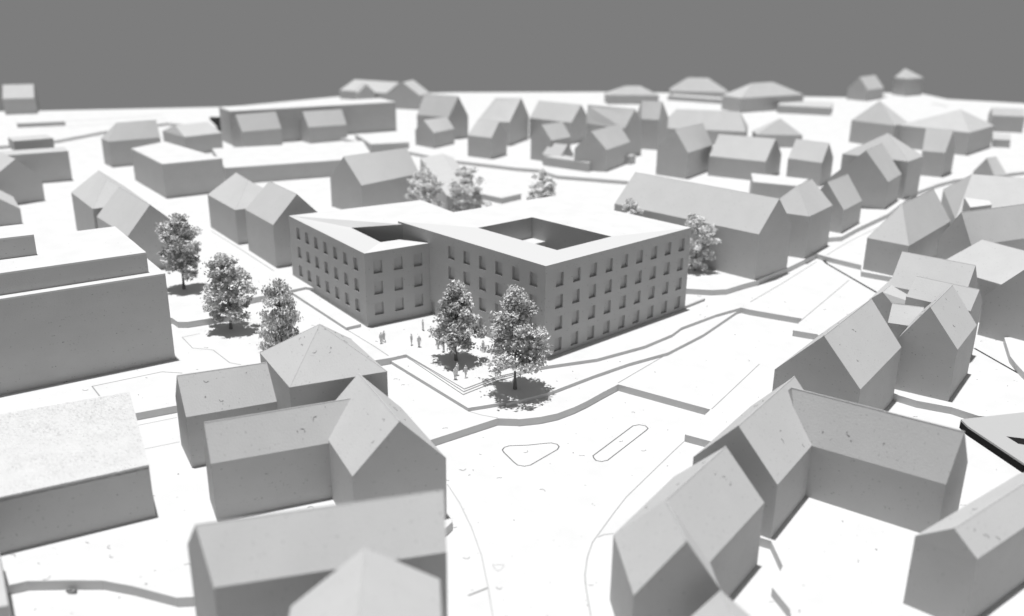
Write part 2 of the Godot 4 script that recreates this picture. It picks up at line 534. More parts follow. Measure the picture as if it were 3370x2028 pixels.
# footprint corners run left-far, right-far, right-near, left-near; the ridge runs from «rl» to «rr»
# hips: 0 gables, 1 hip at the left end, 2 at the right end, 3 both, -1 flat roof
func wing(t: Node3D, b: Array, y: float, he: float, rise: float, rl: Vector2, rr: Vector2, hips: int, m: Material) -> void:
	var th := 0.5
	var base := t.position / MM
	footprints.append([b[0] + V(base.x, base.z), b[1] + V(base.x, base.z), b[2] + V(base.x, base.z), b[3] + V(base.x, base.z)])
	var e := []
	var f := []
	for i in 4:
		e.append(up3(b[i], y + he))
		f.append(up3(b[i], y - 2.5))
	var drop := Vector3(0, -th, 0)
	var c: Vector3 = (e[0] + e[1] + e[2] + e[3]) / 4.0 - Vector3(0, he / 2.0, 0)
	var L := up3(rl, y + he + rise)
	var R := up3(rr, y + he + rise)
	var w := start()
	for i in 4:
		var j := (i + 1) % 4
		quad(w, f[i], f[j], e[j] + drop, e[i] + drop, c)
	var roof := start()
	if hips == -1 and m == rough:
		# torn foam: a fine grid of pits and crumbs
		var torn := FastNoiseLite.new()
		torn.seed = 5
		torn.frequency = 1.35
		torn.fractal_octaves = 3
		var nx := 300
		var ny := 140
		var at := func(i: int, j: int) -> Vector3:
			var p: Vector3 = e[0].lerp(e[1], float(i) / nx).lerp(e[3].lerp(e[2], float(i) / nx), float(j) / ny)
			var k := torn.get_noise_2d(p.x, p.z)
			var near := 1.0 if j > 0 and j < ny and i < nx else 0.3
			var much := clampf(0.7 + 0.45 * torn.get_noise_2d(p.x * 0.06, p.z * 0.06) + 0.4 * (float(i) / nx - float(j) / ny), 0.35, 1.2)
			return p + Vector3(0, (k * 0.34 - 0.08) * near * much, 0)
		for i in nx:
			for j in ny:
				quad(roof, at.call(i, j), at.call(i + 1, j), at.call(i + 1, j + 1), at.call(i, j + 1), Vector3(0, -9999, 0))
		for i in nx:
			for j in [0, ny]:
				quad(roof, at.call(i, j), at.call(i + 1, j), at.call(i + 1, j) - Vector3(0, 0.9, 0), at.call(i, j) - Vector3(0, 0.9, 0), c)
		for j in ny:
			for i in [0, nx]:
				quad(roof, at.call(i, j), at.call(i, j + 1), at.call(i, j + 1) - Vector3(0, 0.9, 0), at.call(i, j) - Vector3(0, 0.9, 0), c)
	elif hips == -1:
		sheet(roof, e, th)
	else:
		if hips == 0 or hips == 2:
			tri(w, e[3] + drop, e[0] + drop, L + drop, c)
		if hips == 0 or hips == 1:
			tri(w, e[1] + drop, e[2] + drop, R + drop, c)
		var faces := [[e[0], e[1], R, L], [e[2], e[3], L, R]]
		if L.distance_to(R) < 0.05:
			faces = [[e[0], e[1], L], [e[2], e[3], L]]
		if hips == 1 or hips == 3:
			faces.append([e[3], e[0], L])
		else:
			quad(roof, e[3], L, L + drop, e[3] + drop, c)
			quad(roof, e[0], L, L + drop, e[0] + drop, c)
		if hips == 2 or hips == 3:
			faces.append([e[1], e[2], R])
		else:
			quad(roof, e[1], R, R + drop, e[1] + drop, c)
			quad(roof, e[2], R, R + drop, e[2] + drop, c)
		for q in faces:
			slopes.append([q[0] + base, q[1] + base, q[2] + base, q[q.size() - 1] + base])
			if q.size() == 4:
				for i in 10:
					for j in 6:
						var pt := func(a: int, k: int) -> Vector3: return q[0].lerp(q[1], a / 10.0).lerp(q[3].lerp(q[2], a / 10.0), k / 6.0)
						quad(roof, pt.call(i, j), pt.call(i + 1, j), pt.call(i + 1, j + 1), pt.call(i, j + 1), c)
			else:
				tri(roof, q[0], q[1], q[2], c)
			for i in range(1, q.size() - 1):
				tri(roof, q[0] + drop, q[i] + drop, q[i + 1] + drop, c + Vector3(0, 999, 0))
			quad(roof, q[0], q[1], q[1] + drop, q[0] + drop, c)
	if hips >= 0:
		# softly rounded ridge, hips and rakes
		var ends := [[L, R]]
		if hips == 1 or hips == 3:
			ends.append_array([[e[0], L], [e[3], L]])
		if hips == 2 or hips == 3:
			ends.append_array([[e[1], R], [e[2], R]])
		for q in ends:
			if q[0].distance_to(q[1]) > 0.1:
				tube(roof, q[0] - Vector3(0, 0.06, 0), q[1] - Vector3(0, 0.06, 0), 0.12, 0.12, 6)
	obj("wall", w, cast, t)
	obj("roof", roof, m, t)


func P(x: float, y: float, z: float) -> Vector3:
	return Vector3(x, y, z)


# roof sheets that drain towards a light well
func valley_roof(t: Node3D, sheets: Array) -> void:
	var st := start()
	for s in sheets:
		sheet(st, s, 0.4)
	obj("valley_roof", st, cast, t)


func make_houses() -> void:
	var t: Node3D
	t = house("model_house", "white L-shaped gabled model house with tall cross wing, beside the traffic island street", V(-37.6, -171), 2, "")
	wing(t, [V(-25.9, 2.1), V(1.6, -10.6), V(5.7, -1.8), V(-21.9, 10.2)], 0, 13.1, 7.2, V(-23.8, 6.3), V(3.7, -6.1), 0, cast)
	wing(t, [V(13, -15.4), V(24.7, 7.6), V(7.2, 15.5), V(-4.5, -7.6)], 0, 13.7, 10, V(4.4, -11.6), V(16.1, 11.5), 0, cast)
	t = house("model_house", "white model house with a square pyramid-roofed block and lower wing on its left", V(-55, -194.3), 2, "")
	wing(t, [V(-23.1, 0.9), V(-5.2, -8.2), V(1.3, 3), V(-16.9, 11.8)], 0, 12.6, 7.6, V(-20.1, 6.2), V(-1.8, -2.2), 0, cast)
	wing(t, [V(-4.9, -7), V(15.2, -16.6), V(26.8, 3.3), V(6.8, 12.8)], 0, 20.6, 9.3, V(10.9, -1.9), V(10.9, -1.9), 3, cast)
	t = house("flat_roofed_block", "low white block with rough pitted flat roof at the left picture edge", V(-120.4, -157.9), 2, "")
	wing(t, [V(-48.8, 3.9), V(30.1, -39.1), V(47.9, -4.3), V(-29.1, 39.5)], 0, 12, 0, V(0, 0), V(0, 0), -1, rough)
	t = house("stepped_block", "large stepped flat-roofed white block with two set-back storeys", V(-154.7, -226.9), 4, "")
	wing(t, [V(-57.3, 13), V(32.1, -50.6), V(58.6, -14.2), V(-31.3, 49.6)], 0, 25.7, 0, V(0, 0), V(0, 0), -1, card)
	wing(t, [V(-47.7, 15.3), V(33.4, -43.2), V(53.8, -14.8), V(-27.4, 43.6)], 25.7, 5.8, 0, V(0, 0), V(0, 0), -1, card)
	wing(t, [V(-32.3, 11.4), V(16.9, -22.1), V(25.7, -10.9), V(-24.4, 23)], 31.5, 5.7, 0, V(0, 0), V(0, 0), -1, card)
	t = house("model_house", "long low-eaved gabled white house in front, its roof pitted near the right end", V(-28.1, -120.5), 2, "")
	wing(t, [V(-21.4, 0.1), V(16.7, -12.2), V(18.6, 1.3), V(-14, 10.8)], 0, 21.6, 6.8, V(-17.8, 5.2), V(17.7, -5.5), 0, cast)
	t = house("model_house", "blurred gabled roof at the bottom edge, overlapping the long front house", V(-18.1, -93.5), 2, "")
	wing(t, [V(8.4, -15.3), V(11.2, 10.5), V(-8.5, 13.7), V(-11.1, -8.9)], 0, 24.2, 7.2, V(-1.4, -12.1), V(1.1, 12.2), 0, cast)
	t = house("model_house", "white L-shaped gabled house wrapped round a bare court, at the right front", V(64.4, -173.6), 2, "")
	wing(t, [V(5.9, -8.7), V(-12.2, 16.8), V(-26.6, 5.9), V(-8.7, -19)], 0, 12.3, 10, V(-1.2, -13.7), V(-19.5, 11.3), 0, cast)
	wing(t, [V(-6.5, -15.5), V(29.8, 6.4), V(21.2, 15.7), V(-2.9, -1.7)], 0, 12.2, 10.3, V(-3.8, -7.1), V(24.3, 13), 0, cast)
	t = house("model_house", "white house with two gabled wings meeting at a hip, beside the curved street line", V(30, -137.6), 0, "")
	wing(t, [V(-11.5, -2), V(2.6, -22.8), V(18.2, -13.4), V(4, 5.9)], 0, 13.8, 9.6, V(-3.5, 2.1), V(11, -17.7), 0, cast)
	wing(t, [V(4, 5.9), V(4.2, 13.3), V(-10, 15.2), V(-11.5, -2)], 0, 13.8, 9.6, V(-3.5, 2.1), V(-2.1, 14.3), 0, cast)
	t = house("model_house", "blurred pale roof tip at the bottom edge, between the hipped corner house and the court", V(34.4, -107), 0, "")
	wing(t, [V(3.8, -13), V(7.5, 11.7), V(-4.9, 13.1), V(-6.4, -11.8)], 0, 12, 5.2, V(-1.5, -12.4), V(1.3, 12.4), 0, cast)
	t = house("model_house", "gabled white house at the lower right corner with its end wall facing the court", V(88.8, -144.5), 2, "")
	wing(t, [V(-18.2, 7.5), V(11.4, -14.8), V(17.4, -7), V(-10.6, 14.2)], 0, 14, 4.2, V(-14, 11.5), V(14.6, -10.6), 0, cast)
	t = house("model_house", "tall gabled white house directly behind the L-shaped court house", V(84.2, -215.9), 2, "")
	wing(t, [V(-19.3, 8.5), V(3.2, -20.8), V(18.4, -7.7), V(-2.3, 20)], 0, 15.4, 11.3, V(-10.5, 14.5), V(11.2, -14), 0, cast)
	t = house("model_house", "white house of four gabled wings around a tiny light well", V(120.5, -254.2), 4, "")
	wing(t, [V(-17.4, 27), V(-3.2, 6.4), V(8.5, 16.3), V(-5.5, 35.3)], 0, 14.7, 10, V(-12.2, 30.6), V(2.4, 11.2), 0, cast)
	wing(t, [V(3.9, -10.2), V(16.5, 2.1), V(9, 10.8), V(-4.1, -1.8)], 0, 16.8, 5.1, V(0, -6.2), V(12.7, 6.5), 0, cast)
	wing(t, [V(-10.8, -11.8), V(14, -47.4), V(20.8, -42.5), V(-5.1, -7.9)], 0, 12.4, 3.2, V(-7.9, -9.8), V(17.5, -45), 0, cast)
	wing(t, [V(-7.8, -0.9), V(-0.3, 2.5), V(-5.4, 12.9), V(-13.1, 9.2)], 0, 12.5, 4.2, V(-10.6, 4.4), V(-2.8, 7.6), 0, cast)
	valley_roof(t, [[P(-7.8, 15.5, -9.7), P(-5.1, 12.6, -8.1), P(4.3, 11.6, -8.7), P(6.6, 15.5, -29.9)], [P(6.6, 15.5, -29.9), P(4.3, 11.6, -8.7), P(7.2, 11.6, -11.9), P(16.5, 13.5, -34.6), P(17.4, 15.5, -44.6)], [P(5.2, 18.5, -17.2), P(7.2, 11.6, -11.9), P(9.8, 20, -4.1)]])
	t = house("model_house", "gabled house whose long ridge shows just behind the light-well house", V(132, -272.8), 4, "")
	wing(t, [V(-2.6, -14.9), V(14.4, -0.9), V(2.5, 14.9), V(-14.3, 1)], 0, 15.1, 8.9, V(-8.2, -7.3), V(8.1, 7.5), 0, cast)
	t = house("model_house", "large hip-ended white house standing on the raised kerb right of the crossing", V(155.3, -348), 6, "")
	wing(t, [V(-21.7, 14.1), V(9.6, -24.8), V(22.6, -14.4), V(-10.5, 25.1)], 0, 12.4, 12.2, V(-8.6, 9.7), V(16, -19.7), 1, cast)
	t = house("model_house", "long gabled house at the right edge, behind and right of the hip-ended kerb house", V(176.6, -326.6), 6, "")
	wing(t, [V(-20.8, 2.6), V(14.5, -14.8), V(20.6, -2.2), V(-14.4, 14.3)], 0, 15.5, 10.9, V(-17.4, 8.8), V(17.5, -8.5), 0, cast)
	t = house("model_house", "broad pale roof at the right edge, above the rough grey gable wall", V(166.7, -287.1), 4, "")
	wing(t, [V(8.1, -19.5), V(20.8, 9.2), V(-5.8, 20.7), V(-23.1, -10.4)], 0, 14.5, 7.9, V(-6.4, -15.4), V(8.9, 14.4), 0, cast)
	t = house("model_house", "house at the right edge showing a rough, pitted grey gable wall", V(167, -269.3), 4, "")
	wing(t, [V(-20.1, -0.3), V(2.2, -20.3), V(20.4, 0.5), V(-2.4, 20.1)], 0, 13.1, 14, V(-11.7, 9.4), V(11.3, -9.9), 0, cast)
	t = house("model_house", "big pale hip-ended roof at the right edge with a small flat dormer", V(213.7, -383.7), 6, "")
	wing(t, [V(-12, -39.6), V(33.6, -19.2), V(12.6, 37), V(-34.2, 21.7)], 0, 13.2, 13.4, V(-16.3, -6.8), V(22.9, 9.5), 1, cast)
	t = house("model_barn", "long barn-like gabled house behind the right end of the windowed building", V(73.2, -350.3), 6, "")
	wing(t, [V(-14.8, -32.5), V(31.6, 15.8), V(15.1, 32), V(-31.9, -15.3)], 0, 17.2, 11.4, V(-23, -24.3), V(23.5, 23.9), 0, cast)
	t = house("model_house", "hip-ended house attached behind the gable of the long barn", V(115.5, -363.3), 6, "")
	wing(t, [V(-15.7, 5.9), V(-0.1, -16.3), V(15.8, -5.1), V(0, 15.6)], 0, 17.1, 9.7, V(-2.4, 3.8), V(7.8, -10.7), 1, cast)
	t = house("flat_roofed_block", "pale flat-topped block peeping out behind the right half of the barn ridge", V(128.1, -438.9), 6, "")
	wing(t, [V(-8.7, -16.9), V(16, -3.1), V(5.8, 14.7), V(-13.2, 5.3)], 0, 13.7, 0, V(0, 0), V(0, 0), -1, card)
	t = house("model_house", "narrow gabled house squeezed between the barn's hip-ended neighbour and the wide corner house", V(141.7, -396.5), 8, "")
	wing(t, [V(-14.4, 4.5), V(1, -15.1), V(14.2, -4.7), V(-0.8, 15.3)], 0, 10.1, 11, V(-7.5, 10), V(8, -9.5), 0, cast)
	t = house("model_house", "wide gabled corner house with a hipped rear wing, on the curving kerb", V(181.1, -457.3), 8, "")
	wing(t, [V(-30.7, 23.3), V(-15.2, -3.4), V(11.5, 7), V(-3.3, 28.3)], 0, 13.2, 14.6, V(-15.3, 26.6), V(1.2, 3.2), 0, cast)
	wing(t, [V(-11, -15.6), V(4.3, -32.9), V(29.4, -11.9), V(14.9, 5.2)], 0, 19.1, 11.3, V(10, -13.5), V(10, -13.5), 3, cast)
	t = house("model_house", "small gabled house directly left of the wide corner house", V(161.9, -497.7), 8, "")
	wing(t, [V(-2, -14.9), V(13.3, -2.4), V(1.5, 15.3), V(-12.8, 2.1)], 0, 12.6, 9.2, V(-6.8, -7.2), V(6.8, 7.2), 0, cast)
	t = house("model_house", "long gabled house behind the middle of the barn roof", V(130.4, -513.8), 8, "")
	wing(t, [V(-6.4, -20), V(21.7, -5), V(6, 20.7), V(-21.3, 4.3)], 0, 11, 10.6, V(-14.4, -7), V(13.8, 8.1), 0, cast)
	t = house("model_house", "gabled house with broad end wall, behind the barn's left end", V(97.6, -517.8), 8, "")
	wing(t, [V(-17.6, 7.4), V(3.6, -19.3), V(16.6, -8.5), V(-2.7, 20.3)], 0, 14.5, 11.7, V(-9.7, 14.2), V(11.1, -13.2), 0, cast)
	t = house("model_house", "wide hipped roof behind the two gabled houses at the barn's back", V(130, -633.2), 8, "")
	wing(t, [V(-25.1, -19.6), V(32.1, -5.8), V(24.4, 19.4), V(-31.4, 6)], 0, 9.9, 11.5, V(-18.4, -4), V(22.8, 5), 3, cast)
	t = house("model_house", "low pyramid roof alone on the pale open slope at the right", V(177.6, -620.9), 8, "")
	wing(t, [V(-14.5, -9), V(15.6, -7.8), V(14.5, 8.8), V(-15.6, 8)], 0, 8.3, 9.8, V(0.8, 0.2), V(0.8, 0.2), 3, cast)
	t = house("model_house", "gabled house with a tiny box shed at its right wall, above the long kerb", V(52.5, -535.4), 8, "")
	wing(t, [V(-18, 14.6), V(1.1, -20.9), V(17, -12.3), V(-0.1, 18.6)], 0, 12.4, 10.1, V(-9.2, 16.5), V(10.1, -16.1), 0, cast)
	t = house("model_shed", "tiny flat-topped box shed beside a gabled house", V(68.1, -545.2), 8, "")
	wing(t, [V(-1.5, -4.7), V(4.9, -1), V(1.3, 4.7), V(-4.7, 1)], 0, 5, 0, V(0, 0), V(0, 0), -1, cast)
	t = house("model_shed", "low shed with a flat-roofed annex, standing at the edge of the long kerb", V(29.9, -536.4), 8, "")
	wing(t, [V(-4.2, -17.9), V(5.8, -11.4), V(-2.5, 0.6), V(-13.1, -5.4)], 0, 5.1, 6.1, V(-8.5, -11.8), V(1.8, -5.6), 0, cast)
	wing(t, [V(-0.7, -3.7), V(14.7, 13.8), V(12.8, 21.8), V(-12.8, 2.3)], 0, 5.3, 0, V(0, 0), V(0, 0), -1, cast)
	t = house("model_house", "slim gabled house just behind the low shed with the annex", V(22.7, -556.6), 8, "")
	wing(t, [V(-12.6, 2.5), V(1.2, -12.1), V(11.9, -2.5), V(-0.6, 12.1)], 0, 13.1, 8.6, V(-6.5, 7.4), V(6.7, -7.2), 0, cast)
	t = house("model_house", "gabled house behind the slim one, its end wall showing to the right", V(30.8, -634.5), 8, "")
	wing(t, [V(-7.3, -19.4), V(20.5, 2), V(7.2, 19.7), V(-20.4, -2.4)], 0, 14.3, 10.8, V(-14, -10.6), V(14.1, 10.5), 0, cast)
	t = house("model_house", "gabled house with a tall narrow end wall, right of centre in the back rows", V(60.9, -580), 8, "")
	wing(t, [V(-10.6, -17.2), V(19.2, 4.7), V(6.7, 16.7), V(-15.3, -4.3)], 0, 18.1, 11.1, V(-14.5, -8.8), V(13.3, 10.3), 0, cast)
	t = house("model_house", "narrow hipped house between the tall end wall and the big hipped roof", V(89.5, -605), 8, "")
	wing(t, [V(-8.6, -10.2), V(12, -4.7), V(3.6, 9.5), V(-6.9, 5.5)], 0, 19.3, 10.9, V(-6.5, -1.9), V(6.3, 2), 3, cast)
	t = house("model_house", "hipped house with a lower gabled front wing, behind the centre of the windowed building", V(-11.5, -594.4), 8, "")
	wing(t, [V(1.4, -49.3), V(21.4, -41.5), V(8.3, -9.4), V(-13, -13.6)], 0, 15.6, 13.3, V(-1.3, -29), V(15.9, -31.7), 3, cast)
	wing(t, [V(-6, 15.4), V(7, 24.8), V(-2.1, 41.8), V(-17, 31.9)], 0, 12.9, 8.7, V(-11, 22.9), V(2.3, 33.5), 0, cast)
	t = house("model_house", "tall gabled house with a small low wing at its front left, near the flat canopy", V(-51, -622.5), 8, "")
	wing(t, [V(-5.3, -30.8), V(19.1, -14.8), V(6.4, -4), V(-16.4, -16.1)], 0, 15.2, 13.6, V(-11.3, -22.9), V(12.8, -9.5), 0, cast)
	wing(t, [V(-14, 19.4), V(-0.2, 2.2), V(11.2, 11.9), V(-0.8, 32.4)], 0, 10, 7.2, V(-7.8, 25.6), V(6, 7.4), 0, cast)
	t = house("long_hall", "very long flat-roofed hall at the back left behind two gabled houses", V(-142.4, -645.4), 8, "")
	wing(t, [V(-56.9, 21.3), V(42.6, -43.3), V(57, -21.1), V(-42.8, 43.2)], 0, 20.6, 0, V(0, 0), V(0, 0), -1, card)
	t = house("model_house", "left one of two alike gabled houses in front of the long hall", V(-168.5, -602.1), 8, "gabled houses before the long hall")
	wing(t, [V(-15.4, 3.7), V(6.3, -14.4), V(15, -3.7), V(-5.9, 14.3)], 0, 9.4, 10.3, V(-10.8, 8.8), V(10.7, -8.9), 0, cast)
	t = house("model_house", "right one of two alike gabled houses in front of the long hall", V(-130.9, -630.4), 8, "gabled houses before the long hall")
	wing(t, [V(-16.3, 2), V(7.7, -13.8), V(15.7, -1.8), V(-7.1, 13.5)], 0, 8.7, 9.8, V(-12.1, 7.2), V(11.8, -7.6), 0, cast)
	t = house("flat_roofed_block", "pale five-sided-looking flat block, left end of the long low row", V(-179.4, -474.3), 6, "")
	wing(t, [V(-24.5, -11.4), V(-15.7, -36.1), V(32, 14.8), V(8.2, 32.7)], 0, 17.1, 0, V(0, 0), V(0, 0), -1, card)
	t = house("long_hall", "long low flat-roofed hall behind the big gabled house at mid left", V(-126, -525), 6, "")
	wing(t, [V(-51.8, -12.1), V(31.1, -47.9), V(46.8, 11.4), V(-26, 48.6)], 0, 9, 0, V(0, 0), V(0, 0), -1, card)
	t = house("flat_canopy", "thin flat slab roof lying between the long hall and the small-winged house", V(-88, -607), 8, "")
	wing(t, [V(-20.1, -16.7), V(2.7, -26.4), V(20.3, 16.8), V(-2.8, 26.3)], 0, 3.8, 0, V(0, 0), V(0, 0), -1, card)
	t = house("model_house", "big gabled house directly behind the left wing of the windowed building", V(-65.9, -433.7), 6, "")
	wing(t, [V(-21.2, 4.9), V(4.5, -21.9), V(20.1, -6.8), V(-3.3, 23.8)], 0, 14.3, 11.4, V(-12.7, 14), V(13.3, -13.5), 0, cast)
	t = house("model_house", "narrow tilted pale roof behind the trees, right of the big gabled house", V(-32.3, -452), 6, "")
	wing(t, [V(-1.1, -49.9), V(17.9, 47.8), V(2.4, 49.3), V(-19.1, -47.3)], 0, 11.6, 2.2, V(-7.1, -49.2), V(10.9, 48.4), 0, cast)
	t = house("flat_roofed_block", "low flat block half hidden behind the windowed building's back roof edge", V(-7.6, -451.3), 6, "")
	wing(t, [V(-11.6, -0.6), V(-1.8, -12.1), V(11.5, 0.8), V(1.8, 12)], 0, 2.9, 0, V(0, 0), V(0, 0), -1, card)
	t = house("model_house", "hip-ended house at the far left, behind the pale flat block", V(-224.1, -536.3), 8, "")
	wing(t, [V(-16.5, 3.2), V(8, -15.1), V(15.6, -3.1), V(-7.1, 15)], 0, 12.8, 9.3, V(-5.9, 4.1), V(12.2, -8.6), 1, cast)
	t = house("model_house", "low hipped house right of the far left hip-ended house, by a painted hollow", V(-205.1, -583.9), 8, "")
	wing(t, [V(-19.9, -3.2), V(-1.7, -18.8), V(19.3, 1.3), V(2.3, 20.7)], 0, 9.5, 5.1, V(-7.9, 6.7), V(7.2, -10.3), 1, cast)
	t = house("flat_roofed_block", "flat block with a smaller flat slab on top, near the left edge", V(-261.9, -491.4), 6, "")
	wing(t, [V(-16, 17.5), V(17.9, -3.7), V(25.8, 9), V(-8, 30.3)], 0, 15.9, 0, V(0, 0), V(0, 0), -1, cast)
	wing(t, [V(-17.6, -13.6), V(-2.1, -25.7), V(7.7, -13.1), V(-7.7, -0.7)], 15.9, 3.2, 0, V(0, 0), V(0, 0), -1, cast)
	t = house("model_house", "gabled house cut by the left edge, its end wall facing the camera", V(-250.6, -441.6), 6, "")
	wing(t, [V(-6.4, -27.2), V(23.7, 8.1), V(7, 26.4), V(-24.3, -7.3)], 0, 11.9, 9.7, V(-15.4, -17.3), V(16.9, 15.9), 0, cast)
	t = house("model_house", "grey end wall of a house at the left edge, just above the stepped white block", V(-231.7, -392.1), 6, "")
	wing(t, [V(2.3, -18.5), V(17.7, 5.1), V(-2.3, 18.6), V(-17.7, -5.3)], 0, 6.9, 8.9, V(-7.7, -11.9), V(7.4, 12), 0, cast)
	t = house("model_house", "house of two joined gabled parts behind the stepped white block", V(-154.5, -353.2), 6, "twin-roofed houses along the left street")
	wing(t, [V(-13.6, -36.7), V(6.6, -7.8), V(-9.7, 5), V(-31.7, -24.5)], 0, 16.4, 8.3, V(-21.9, -31.2), V(-10.7, -13), 2, cast)
	wing(t, [V(6.8, -5.3), V(32.4, 24.8), V(16.5, 36.9), V(-7.3, 7.7)], 0, 14, 10.5, V(-0.1, 1), V(23.7, 31.5), 0, cast)
	t = house("model_house", "house of two joined gabled parts touching the windowed building's left side", V(-100, -361.1), 6, "twin-roofed houses along the left street")
	wing(t, [V(-11, -37.7), V(7.1, -10.4), V(-11.6, 3.3), V(-31.6, -24.8)], 0, 14.4, 8.4, V(-20.6, -31.7), V(-10.7, -15.4), 2, cast)
	wing(t, [V(12.3, 0), V(28, 22.9), V(11.9, 35.3), V(-5.1, 11.2)], 0, 16.5, 10.3, V(3.6, 5.6), V(19.9, 29.1), 0, cast)
	t = house("model_house", "large far building with a wide gable, highest on the skyline left of centre", V(-119.4, -843.3), 8, "")
	wing(t, [V(-21.2, -56.8), V(25.6, -34.4), V(2.5, -2.7), V(-43.4, -22.5)], 0, 7.8, 8.4, V(-32, -40.3), V(13, -16.6), 0, cast)
	wing(t, [V(44.9, 28.6), V(38.8, 53.1), V(7.9, 43.7), V(15.8, 20.1)], 0, 11.9, 10.5, V(30.4, 24.4), V(24, 48.6), 0, cast)
	wing(t, [V(-13.4, -16.7), V(-7.7, -4), V(-22.2, 2.3), V(-27.4, -10.7)], 0, 8.3, 7.2, V(-20.4, -13.7), V(-14.8, -0.9), 0, cast)
	t = house("model_house", "lone gabled house on the far right skyline", V(346.4, -922.5), 8, "")
	wing(t, [V(-19.8, 6), V(5.1, -20.3), V(20.2, -6.1), V(-5.5, 20.4)], 0, 10.5, 11.8, V(-12.5, 13.4), V(12.6, -13.3), 0, cast)
	t = house("model_tower", "squat tower with a pyramid roof on the far right skyline", V(405.3, -967.7), 8, "")
	wing(t, [V(-14.3, 0.5), V(4.8, -15.1), V(16.5, -0.1), V(-6.9, 14.8)], 0, 17.4, 9.1, V(-3.6, -1.5), V(-3.6, -1.5), 3, cast)
	t = house("flat_roofed_block", "low flat block on the far right, below the skyline house", V(255.4, -814.5), 8, "")
	wing(t, [V(-12.9, -27.9), V(28.7, -14.2), V(13, 27.9), V(-28.9, 14.2)], 0, 6.5, 0, V(0, 0), V(0, 0), -1, cast)
	t = house("model_house", "broad hipped building on the skyline, right of centre", V(184.7, -937.9), 8, "")
	wing(t, [V(-26, -16.4), V(29.6, -8.4), V(26.5, 16.7), V(-30.1, 8.1)], 0, 4.7, 12.5, V(-11.4, -1.2), V(8.3, 0.7), 3, cast)
	t = house("model_house", "long hipped building on the skyline, left of the lone skyline house", V(220.7, -827.7), 8, "")
	wing(t, [V(-37.9, 7.7), V(25.7, -28.9), V(38.4, -7.8), V(-26.3, 29.1)], 0, 12.3, 10.9, V(-12.9, 7.9), V(8.8, -5.6), 3, cast)
	t = house("model_house", "small hipped house on the skyline nearest the picture centre", V(107.7, -860.4), 8, "")
	wing(t, [V(-24.1, -7.1), V(22.6, -10.9), V(24.5, 7.1), V(-23, 10.8)], 0, 8.2, 7.5, V(-5.7, 0.7), V(8, -0.9), 3, cast)
	t = house("flat_roofed_block", "thin pale slab below the broad skyline roof right of centre", V(176.2, -882.2), 8, "")
	wing(t, [V(-20.9, -23.1), V(30.3, 7.3), V(20.8, 23.2), V(-30.2, -7.3)], 0, 4.2, 0, V(0, 0), V(0, 0), -1, cast)
	t = house("model_house", "pyramid-roofed house at the left end of the far right row", V(250.8, -634.7), 8, "")
	wing(t, [V(-3.2, -18.8), V(17.9, 4.4), V(2.8, 19.2), V(-17.5, -4.8)], 0, 15.1, 13.8, V(-1.5, -0.7), V(-1.5, -0.7), 3, cast)
	t = house("model_house", "large pyramid-roofed house at the right end of the far right row", V(292.6, -621.8), 8, "")
	wing(t, [V(3.4, -31.8), V(31.9, -2.3), V(-1.4, 33.2), V(-33.9, 0.9)], 0, 14.7, 11, V(4.9, 2.6), V(4.9, 2.6), 3, cast)
	t = house("model_house", "gabled house with a tall side wall in front of the far pyramid roofs", V(242.1, -524.4), 8, "")
	wing(t, [V(-1.9, -13.2), V(12.8, -4.3), V(-0.3, 11.8), V(-10.5, 5.7)], 0, 13.9, 11.7, V(-6.4, -3.4), V(6, 4.1), 0, cast)
	t = house("model_house", "dark end-walled house at the far right edge below the skyline", V(375.1, -705.9), 8, "")
	wing(t, [V(-9.2, -9.5), V(12.7, -3.6), V(9.2, 9.5), V(-12.7, 3.6)], 0, 12.1, 5, V(-10.9, -2.9), V(10.9, 2.9), 0, cast)
	t = house("model_shed", "tiny box shed at the far right, beside the large pyramid roof", V(338.8, -638.8), 8, "")
	wing(t, [V(2, -16.7), V(12.7, -12.2), V(-2, 15.9), V(-12.6, 13.1)], 0, 5.3, 0, V(0, 0), V(0, 0), -1, cast)
	t = house("model_house", "blurred broad house alone on the skyline at the far left edge", V(-396.8, -745), 8, "")
	wing(t, [V(-16.3, -10.1), V(3.8, -19.2), V(16.4, 10.3), V(-4, 19)], 0, 12.3, 9.3, V(-10.1, 4.5), V(10.4, -3.7), 0, cast)
	t = house("model_house", "small steep gable peeping over the right edge roofs", V(268, -511.3), 8, "")
	wing(t, [V(-7.1, -4.3), V(1, -9.6), V(7.5, 5.3), V(-1.4, 8.6)], 0, 3, 8.9, V(-4.2, 2.2), V(3.8, -3.2), 0, cast)


# ---------------------------------------------------------------- trees
func profile(shape: int, h: float) -> float:
	if shape == 0:
		return (0.06 + 0.94 * pow(1.0 - h, 0.9)) * minf(1.0, 0.72 + h * 2.6) * 1.1
	if shape == 1:
		return minf(1.0, 0.75 + h) * (0.95 - 0.42 * h) * minf(1.0, (1.0 - h) * 7.0)
	return pow(maxf(0.0, 1.0 - pow(absf(h * 2.0 - 0.75) / 1.3, 2.4)), 0.6)


